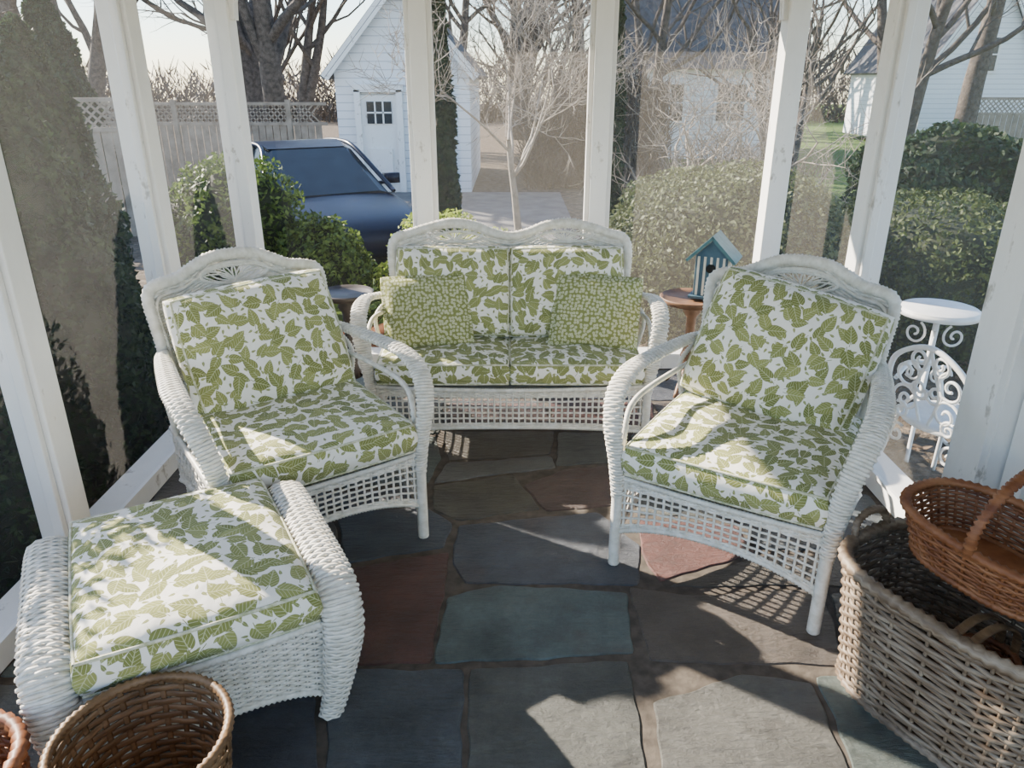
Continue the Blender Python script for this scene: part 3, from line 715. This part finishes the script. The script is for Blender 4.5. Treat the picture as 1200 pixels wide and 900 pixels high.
def thicket(name,x0,x1,y0,y1,zb,h,n,w=.012):
    E=empty(name,((x0+x1)/2,(y0+y1)/2,zb)); hx=(x1-x0)/2; hy=(y1-y0)/2
    x=rng.uniform(-hx,hx,n); y=rng.uniform(-hy,hy,n); hh=h*(.72+.28*np.sin(x*2.1/max(h*.4,1)+1)*np.sin(x*.9+2))
    z=rng.uniform(0,1,n)**1.3*hh*.85; L=rng.uniform(.25,.75,n)*h*.28
    d=np.stack([rng.normal(0,.45,n),rng.normal(0,.45,n),rng.uniform(.5,1,n)],1); d/=np.linalg.norm(d,axis=1,keepdims=True)
    P=np.stack([x,y,z],1); s=np.cross(d,rng.normal(0,1,(n,3))); s/=np.linalg.norm(s,axis=1,keepdims=True)
    ww=(w*rng.uniform(.4,1.4,n))[:,None]
    V=np.stack([P-s*ww,P+s*ww,P+d*L[:,None]+s*ww*.3,P+d*L[:,None]-s*ww*.3],1)
    mb=MB(); mb.add(V,np.arange(n*4).reshape(-1,4)); mb.obj('twigs',M_twig,E,False)
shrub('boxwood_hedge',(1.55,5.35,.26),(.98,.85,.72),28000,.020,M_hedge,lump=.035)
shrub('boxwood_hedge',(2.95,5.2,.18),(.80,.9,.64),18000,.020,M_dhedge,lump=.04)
shrub('boxwood_shrub',(-1.90,5.10,.22),(.54,.50,.80),14000,.022,M_box,lump=.08)
shrub('boxwood_shrub',(-1.25,4.95,.12),(.36,.34,.58),9000,.022,M_box,lump=.08)
shrub('golden_shrub',(-.35,5.0,.12),(.58,.36,.56),12000,.022,M_yel,lump=.1)
shrub('yew_shrub',(-2.10,2.25,.20),(.50,.60,.88),16000,.020,M_dark)
shrub('yew_shrub',(-2.2,1.1,.05),(.5,.55,.65),9000,.022,M_dark)
shrub('arborvitae',(-2.12,3.28,.58),(.52,.50,.96),15000,.024,M_dark,'cone')
shrub('arborvitae',(-2.55,4.25,.70),(.46,.46,1.10),14000,.026,M_dark,'cone')
shrub('arborvitae',(-3.6,5.6,.65),(.6,.6,1.2),12000,.03,M_dark,'cone')
shrub('columnar_holly',(-.80,8.6,1.0),(.25,.25,1.8),9000,.04,M_dark,'cone')
shrub('columnar_holly',(1.08,8.8,1.0),(.22,.22,1.8),9000,.04,M_dark,'cone')
shrub('rhododendron',(5.9,10.5,.10),(1.2,1.2,.8),9000,.06,M_dark)
shrub('pine_tree',(-8.2,14.5,1.0),(.9,.9,2.0),11000,.07,M_dark,'cone')
thicket('winter_thicket',.3,3.4,16.5,18.5,-.7,3.2,9000,.014)
thicket('winter_thicket',1.4,4.4,10.6,12.0,-.7,1.7,4500,.008)
thicket('distant_woods',-44,44,44,50,-1,5.2,26000,.05)

E=empty('terracotta_planter',(-.90,4.26,-.22)); mb=MB(); mb.lathe([(0,.0),(.10,0),(.135,.34),(.155,.34),(.16,.40),(.135,.40),(.13,.36),(0,.35)],k=28); mb.obj('pot',M_terra,E)
mb=MB(); P=rng.normal(0,1,(900,3))*[.07,.07,.06]+[0,0,.46]; leaves(mb,P,np.tile([0,0,1.],(900,1)),.03); mb.obj('foliage',M_box,E,False)

def gz(x,y): 
    d=np.maximum(0,y-4.2); return -.22-.45*np.clip(d/6,0,1)
xs_=np.linspace(-60,60,81); ys_=np.r_[np.linspace(-6,12,73),np.linspace(13,80,50)]
X,Y=np.meshgrid(xs_,ys_,indexing='ij'); mb=MB(); nn=len(ys_)
i=np.arange(len(xs_)-1)[:,None]*nn; j=np.arange(nn-1)[None]
mb.add(np.stack([X,Y,gz(X,Y)-.01],-1),np.stack([i+j,i+nn+j,i+nn+j+1,i+j+1],-1).reshape(-1,4)); mb.obj('ground',M_gr)
mb=MB(); mb.add([(-4.5,9.0,-.56),(.6,9.0,-.56),(1.0,10.4,-.655),(1.0,16.0,-.655),(-4.6,16.0,-.655),(-4.6,10.4,-.655)],None,[[0,1,2,3,4,5]]); mb.obj('driveway',M_drive,None,False)
n=6000; P=np.stack([rng.uniform(-3,4,n),rng.uniform(3,7.5,n),0*rng.uniform(0,1,n)],1)
P=P[(P[:,1]>4.1)|(np.abs(P[:,0])>1.6)]; P[:,2]=gz(P[:,0],P[:,1])+.008
mb=MB(); leaves(mb,P,np.tile([0,0,1.],(len(P),1)),.032,.35); mb.obj('fallen_leaves',M_litter,None,False)

def treemesh(seed,h,r,stems=1,maxl=4,lean=.15,twist=.25,kids=4,first=.35,sprd=.7):
    rg=np.random.default_rng(seed); mb=MB()
    def br(p,d,L,r,l):
        n=6 if l<2 else 4; pts=[p]; dd=d.copy()
        for i in range(n):
            dd=dd+rg.normal(0,twist*(1 if l else .4),3)*.5+np.array([0,0,.10 if l else .05]); dd/=np.linalg.norm(dd)
            pts.append(pts[-1]+dd*L/n)
        pts=np.array(pts); rr=np.linspace(r,r*(.45 if l<maxl else .3),n+1)
        tube(mb,pts,rr,sides=8 if l==0 else (5 if l<3 else 3),caps=False)
        if l>=maxl: return
        k=kids+(2 if l==0 else 0)
        for q in range(k):
            t=rg.uniform(first if l==0 else .25,1); 
            if q==0: t=1
            ii=t*n; i0=min(int(ii),n-1); p0=pts[i0]+(pts[i0+1]-pts[i0])*(ii-i0)
            v=rg.normal(0,1,3); v-=v.dot(dd)*dd; v/=np.linalg.norm(v)
            nd=dd*(1-sprd*.6)+v*sprd*rg.uniform(.6,1.2); nd/=np.linalg.norm(nd)
            br(p0,nd,L*rg.uniform(.5,.75),max(r*(1-.5*t)*.55,.003),l+1)
    for s in range(stems):
        a=rg.uniform(0,6.28); d=np.array([math.cos(a)*lean,math.sin(a)*lean,1.]); d/=np.linalg.norm(d)
        br(np.array([math.cos(a)*r*stems*.4,math.sin(a)*r*stems*.4,0.]),d,h,r,0)
    return mb
def tree(name,loc,mb,mat,rz=0,s=1):
    E=empty(name,loc,rz); o=mb.obj('branches',mat,E) if isinstance(mb,MB) else bpy.data.objects.new('branches',mb)
    if not isinstance(mb,MB): col.objects.link(o); o.parent=E
    o.scale=(s,)*3; return o.data
tree('crepe_myrtle',(.12,7.3,-.5),treemesh(3,1.5,.05,1,5,.05,.28,4,first=.75,sprd=.75),M_barkl)
tree('bare_dogwood',(2.0,7.0,-.45),treemesh(5,1.3,.05,3,4,.4,.45,4,first=.5,sprd=.85),M_barkl)
m1=tree('bare_tree',(-5.3,18,-.7),treemesh(21,5.5,.30,3,4,.22,.2,4),M_bark)
m2=tree('bare_tree',(11.6,20,-.7),treemesh(22,6.5,.30,1,5,.05,.2,3,first=.5),M_bark)
m3=tree('bare_tree',(7.4,15,-.7),treemesh(23,4.5,.16,2,4,.2,.22,4),M_bark)
m4=tree('bare_tree',(.8,24,-.7),treemesh(24,4.0,.14,4,4,.3,.22,4),M_bark)
for k,(x,y,m,s) in enumerate(((3.6,20,m3,1),(5.2,15,m4,.8),(-2.2,26,m3,1.3),(2.5,31,m2,1),(-12,22,m2,1),(-7.8,28,m4,1.5),(-15,27,m1,1.2),(0,32,m1,1.2),(10,38,m4,2.),(5,36,m4,2))):
    tree('bare_tree',(x,y,-.7),m,None,rz=k*1.3,s=s)

# ------------------------------------------------------------ buildings
def house(name,x0,x1,y0,y1,zb,ze,zp,front='gable'):
    E=empty(name,(0,0,0)); mb=MB(); xm=(x0+x1)/2; ym=(y0+y1)/2
    if front=='gable':
        v=[(x0,y0,zb),(x1,y0,zb),(x1,y0,ze),(xm,y0,zp),(x0,y0,ze),(x0,y1,zb),(x1,y1,zb),(x1,y1,ze),(xm,y1,zp),(x0,y1,ze)]
        mb.add(v,None,[[0,1,2,3,4],[6,5,9,8,7],[1,6,7,2],[5,0,4,9]])
        r=MB(); o=.2
        sl=(zp-ze)/(xm-x0)
        for sx,xe in((-1,x0),(1,x1)):
            a=np.array((xe+sx*o,ym,ze-o*sl)); b=np.array((xm,ym,zp)); r.beam(a+[0,0,.06],b+[0,0,.06],y1-y0+.5,.10,up=(-sx*(zp-ze),0,(xm-x0)))
        r.obj('roof',M_roof,E,False)
        t=MB()
        for sx,xe in((-1,x0),(1,x1)): t.beam((xe+sx*.15,y0-.22,ze-.15*sl),(xm,y0-.22,zp),.06,.16,up=(0,-.001,1))
        t.obj('bargeboard',M_post,E,False)
    else:
        v=[(x0,y0,zb),(x1,y0,zb),(x1,y0,ze),(x0,y0,ze),(x0,y1,zb),(x1,y1,zb),(x1,y1,ze),(x0,y1,ze),(x0,ym,zp),(x1,ym,zp)]
        mb.add(v,None,[[0,1,2,3],[5,4,7,6],[1,5,6,9,2],[4,0,3,8,7]])
        r=MB(); r.add([(x0-.2,y0-.3,ze-.1),(x1+.2,y0-.3,ze-.1),(x1+.2,ym,zp+.1),(x0-.2,ym,zp+.1),(x0-.2,y1+.3,ze-.1),(x1+.2,y1+.3,ze-.1)],None,[[0,1,2,3],[3,2,5,4]]); r.obj('roof',M_roof,E,False)
    mb.obj('walls',M_sid,E,False); return E
def window_on(E,x,y,z,w,h,nm='window'):
    mb=MB(); mb.box((x,y-.03,z),(w+.16,.05,h+.16)); mb.obj(nm+'_frame',M_post,E,False)
    mb=MB(); mb.box((x,y-.06,z),(w,.02,h)); mb.obj(nm+'_glass',M_glassd,E,False)
    mb=MB(); mb.box((x,y-.075,z),(.04,.02,h)); mb.box((x,y-.075,z),(w,.02,.04)); mb.obj(nm+'_muntins',M_post,E,False)
G1=house('garage',-3.55,-.85,16.2,21,-.7,1.72,3.25)
dx=-2.68
mb=MB(); mb.box((dx,16.16,.28),(.72,.06,1.9)); mb.box((dx,16.1,-.15),(.45,.05,.7))
for s in(-1,1): mb.box((dx+s*.42,16.1,.32),(.12,.12,2.02))
mb.box((dx,16.1,1.36),(1.0,.12,.14)); mb.obj('side_door',M_post,G1,False)
mb=MB(); mb.box((dx,16.12,.90),(.50,.04,.42)); mb.obj('door_glass',M_glassd,G1,False)
mb=MB(); 
for x in(-.08,.08): mb.box((dx+x,16.095,.90),(.03,.02,.42))
mb.box((dx,16.095,.90),(.5,.02,.03)); mb.obj('door_muntins',M_post,G1,False)
G2=house('neighbour_house',3.3,8.2,23.5,28,-.7,1.9,4.4,'eave'); window_on(G2,4.6,23.5,.9,.8,1.0); window_on(G2,6.4,23.5,.9,.8,1.0,'window_b')
G3=house('gabled_house',13.8,17.4,27,33,-.5,2.0,4.9); window_on(G3,15.6,27,2.3,.7,1.0)
G4=house('house_wing',17.6,25,27.5,34,-.5,1.7,4.9,'eave')

def fence(name,a,b,zb,h,lat=.4):
    E=empty(name,(0,0,0)); a=np.array(a,float);b=np.array(b,float);L=np.linalg.norm(b-a);t=(b-a)/L;mb=MB()
    n=int(L/.15); p3=lambda q,z:(a[0]+t[0]*q,a[1]+t[1]*q,z); up=(-t[1],t[0],0)
    for i in range(n): mb.beam(p3(i*.15,zb),p3(i*.15,zb+h-lat),.135,.02,up=up)
    for q in np.arange(0,L+.01,2.4): mb.beam(p3(q,zb),p3(q,zb+h+.08),.10,.10,up=up)
    for z in(zb+h-lat,zb+h): mb.beam(p3(0,z),p3(L,z),.05,.06)
    for q in np.arange(0,L-lat,.13):
        mb.beam(p3(q,zb+h-lat),p3(q+lat,zb+h),.03,.012,up=up); mb.beam(p3(q+lat,zb+h-lat),p3(q,zb+h),.03,.012,up=up)
    mb.obj('boards',M_fence,E,False)
fence('lattice_fence',(-12,9.5),(-5.2,11.5),-.7,1.95)
fence('lattice_fence',(-9.5,16.8),(-3.9,16.8),-.7,1.75)
fence('lattice_fence',(12.3,22.0),(19,21.0),-.7,1.75)

# ------------------------------------------------------------ car
def car():
    E=empty('car',(-2.80,10.4,-.69),R(-58)) # local +x forward
    st=[(-2.2,.70,.62,.35),(-2.12,.80,.80,.25),(-1.8,.88,.90,.22),(-1.2,.91,.93,.20),(0,.92,.92,.20),(.9,.91,.90,.20),(1.4,.90,.84,.20),(1.9,.86,.74,.22),(2.15,.76,.62,.26),(2.24,.62,.50,.34)]
    mb=MB(); V=[]
    for x,w,zb_,z0 in st:
        sec=[(0,z0),(w*.8,z0),(w*.96,z0+.08),(w,z0+(zb_-z0)*.5),(w*.97,zb_-.06),(w*.86,zb_),(0,zb_+.03)]
        sec=sec+[(-a,b) for a,b in sec[-2:0:-1]]
        V.append([(x,a,b) for a,b in sec])
    n=len(V[0]); flat=[p for r in V for p in r]
    f=[[i*n+j,i*n+(j+1)%n,(i+1)*n+(j+1)%n,(i+1)*n+j] for i in range(len(V)-1) for j in range(n)]
    mb.add(flat,f,[list(range(n)),list(range((len(V)-1)*n,len(V)*n))])
    o=mb.obj('body',M_carp,E); s=o.modifiers.new('s','SUBSURF'); s.levels=2; s.render_levels=2
    cab=[(-1.75,.72,.90,.74),(-1.35,.70,1.22,.62),(-.8,.68,1.40,.58),(-.1,.68,1.44,.57),(.35,.67,1.38,.56),(1.15,.74,.90,.72)]
    mb=MB();V=[]
    for x,wb,zt,wt in cab:
        V.append([(x,wb+.08,.86),(x,wt,zt-.03),(x,wt*.85,zt),(x,-wt*.85,zt),(x,-wt,zt-.03),(x,-wb-.08,.86)])
    n=6; flat=[p for r in V for p in r]
    f=[[i*n+j,i*n+j+1,(i+1)*n+j+1,(i+1)*n+j] for i in range(5) for j in range(5)]
    mb.add(flat,f,[list(range(6)),list(range(30,36))]); mb.obj('glasshouse',M_glassd,E,False)
    mb=MB()
    roof=[(x,y,z+.012) for x,wb,z,wt in cab[1:5] for y in(-wt*.95,-wt*.4,wt*.4,wt*.95)]
    mb.add(roof,[[i*4+j,i*4+j+1,(i+1)*4+j+1,(i+1)*4+j] for i in range(3) for j in range(3)])
    for s in(-1,1):
        tube(mb,catmull([(1.15,s*.80,.88),(.8,s*.72,1.1),(.35,s*.60,1.38),(-.1,s*.59,1.43),(-.8,s*.60,1.39),(-1.35,s*.66,1.2),(-1.75,s*.78,.90)],.08),.03)
        tube(mb,np.array([(-.15,s*.6,1.42),(-.2,s*.82,.9)]),.03)
        mb.box((.62,s*1.0,.98),(.12,.20,.13)); mb.box((.62,s*.88,.93),(.06,.12,.04))
    mb.obj('roof_and_mirrors',M_carp,E)
    mb=MB();m2=MB()
    for x in(-1.35,1.35):
        for s in(-1,1):
            tube(mb,np.array([(x,s*.70,.32),(x,s*.93,.32)]),.33,sides=28); tube(m2,np.array([(x,s*.90,.32),(x,s*.945,.32)]),.20,sides=10)
    mb.obj('tyres',M_rub,E,False); m2.obj('wheels',M_chr,E,False)
    mb=MB()
    for s in(-1,1): mb.box((2.12,s*.62,.60),(.12,.26,.10))
    mb.obj('headlights',M_chr,E,False)
car()

# ------------------------------------------------------------ iron garden furniture
def spiral(mb,c,r,turn,a0,plane,rad=.007,sg=1):
    t=np.linspace(0,1,26); a=a0+sg*t*turn*2*pi; rr=r*(1-t*.85)
    o=np.array(c); X,Y=[np.array(p,float) for p in plane]
    P=o+(rr*np.cos(a))[:,None]*X+(rr*np.sin(a))[:,None]*Y; tube(mb,P,rad,sides=5)
E=empty('iron_garden_table',(2.02,3.42,-.22)); mb=MB(); h=.72
mb.lathe([(0,h-.01),(.165,h-.01),(.175,h),(.165,h+.008),(0,h+.008)],k=32); mb.lathe([(.165,h-.025),(.177,h-.025),(.177,h),(.165,h)],k=32)
tube(mb,np.array([(0,0,.12),(0,0,h)]),.014)
for k in range(3):
    t=k*2.09; c,s=math.cos(t),math.sin(t); tube(mb,catmull([(0,0,.3),(.08*c,.08*s,.2),(.14*c,.14*s,.06),(.2*c,.2*s,.0)],.02),.010)
    spiral(mb,(.07*c,.07*s,.38),.06,1.4,0,((c,s,0),(0,0,1)),rad=.006)
    spiral(mb,(.10*c,.10*s,.58),.06,1.4,2,((c,s,0),(0,0,1)),rad=.006)
mb.obj('table',M_iron,E)
E=empty('iron_garden_chair',(1.88,2.92,-.22),R(-70)); mb=MB()
mb.lathe([(0,.36),(.18,.36),(.20,.37),(.19,.385),(0,.38)],k=28)
for x,y in((-.15,-.14),(.15,-.14),(-.14,.15),(.14,.15)):
    tube(mb,catmull([(x,y,.37),(x*1.15,y*1.15,.2),(x*1.35,y*1.35,0)],.03),.010)
    spiral(mb,(x*.9,y*1.05,.28),.05,1.3,1,((1,0,0),(0,0,1)))
bp=lambda x,z:(x,-.17-.12*(z-.45),z)
tube(mb,catmull([bp(-.16,.38),bp(-.20,.50),bp(-.17,.64),bp(0,.72),bp(.17,.64),bp(.20,.50),bp(.16,.38)],.02),.012)
for sx in(-1,1):
    for (cx,cz,r,a) in((.10,.46,.07,0),(.11,.58,.07,2),(.05,.66,.05,4),(.04,.53,.05,3),(.12,.40,.04,1)): spiral(mb,bp(sx*cx,cz),r,1.5,a,((sx,0,0),(0,-.12,1)),rad=.007)
    tube(mb,catmull([bp(sx*.02,.38),bp(sx*.06,.52),bp(sx*.02,.64),bp(0,.71)],.02),.007)
    tube(mb,catmull([(sx*.19,-.15,.52),(sx*.25,0,.55),(sx*.22,.12,.52),(sx*.17,.13,.38)],.02),.010)
mb.obj('chair',M_iron,E)

# ------------------------------------------------------------ light
sc=bpy.context.scene
el=R(27); sd=Vector((-.82,.57,0)).normalized()*math.cos(el)+Vector((0,0,math.sin(el)))
L=bpy.data.lights.new('sun','SUN'); L.energy=30; L.angle=R(.5); L.color=(1,.90,.76)
lo=bpy.data.objects.new('sun',L); col.objects.link(lo); lo.location=(-8,10,9); lo.rotation_euler=(-sd).to_track_quat('-Z','Y').to_euler()
w=bpy.data.worlds.new('sky'); sc.world=w; w.use_nodes=True; nt=w.node_tree; bg=nt.nodes['Background']
sk=nt.nodes.new('ShaderNodeTexSky'); sk.sky_type='NISHITA'; sk.sun_disc=False; sk.sun_elevation=R(42); sk.sun_rotation=math.atan2(-.82,.57); sk.air_density=1.0; sk.dust_density=.3; sk.ozone_density=2.0
nt.links.new(sk.outputs[0],bg.inputs[0]); bg.inputs[1].default_value=.60
# ------------------------------------------------------------ camera
cd=bpy.data.cameras.new('camera'); cd.sensor_width=36; cd.lens=880/1200*36; cd.clip_end=300
co=bpy.data.objects.new('camera',cd); col.objects.link(co); co.location=(0,0,1.5)
co.rotation_euler=(Matrix.Rotation(R(68),3,'X')).to_euler(); sc.camera=co
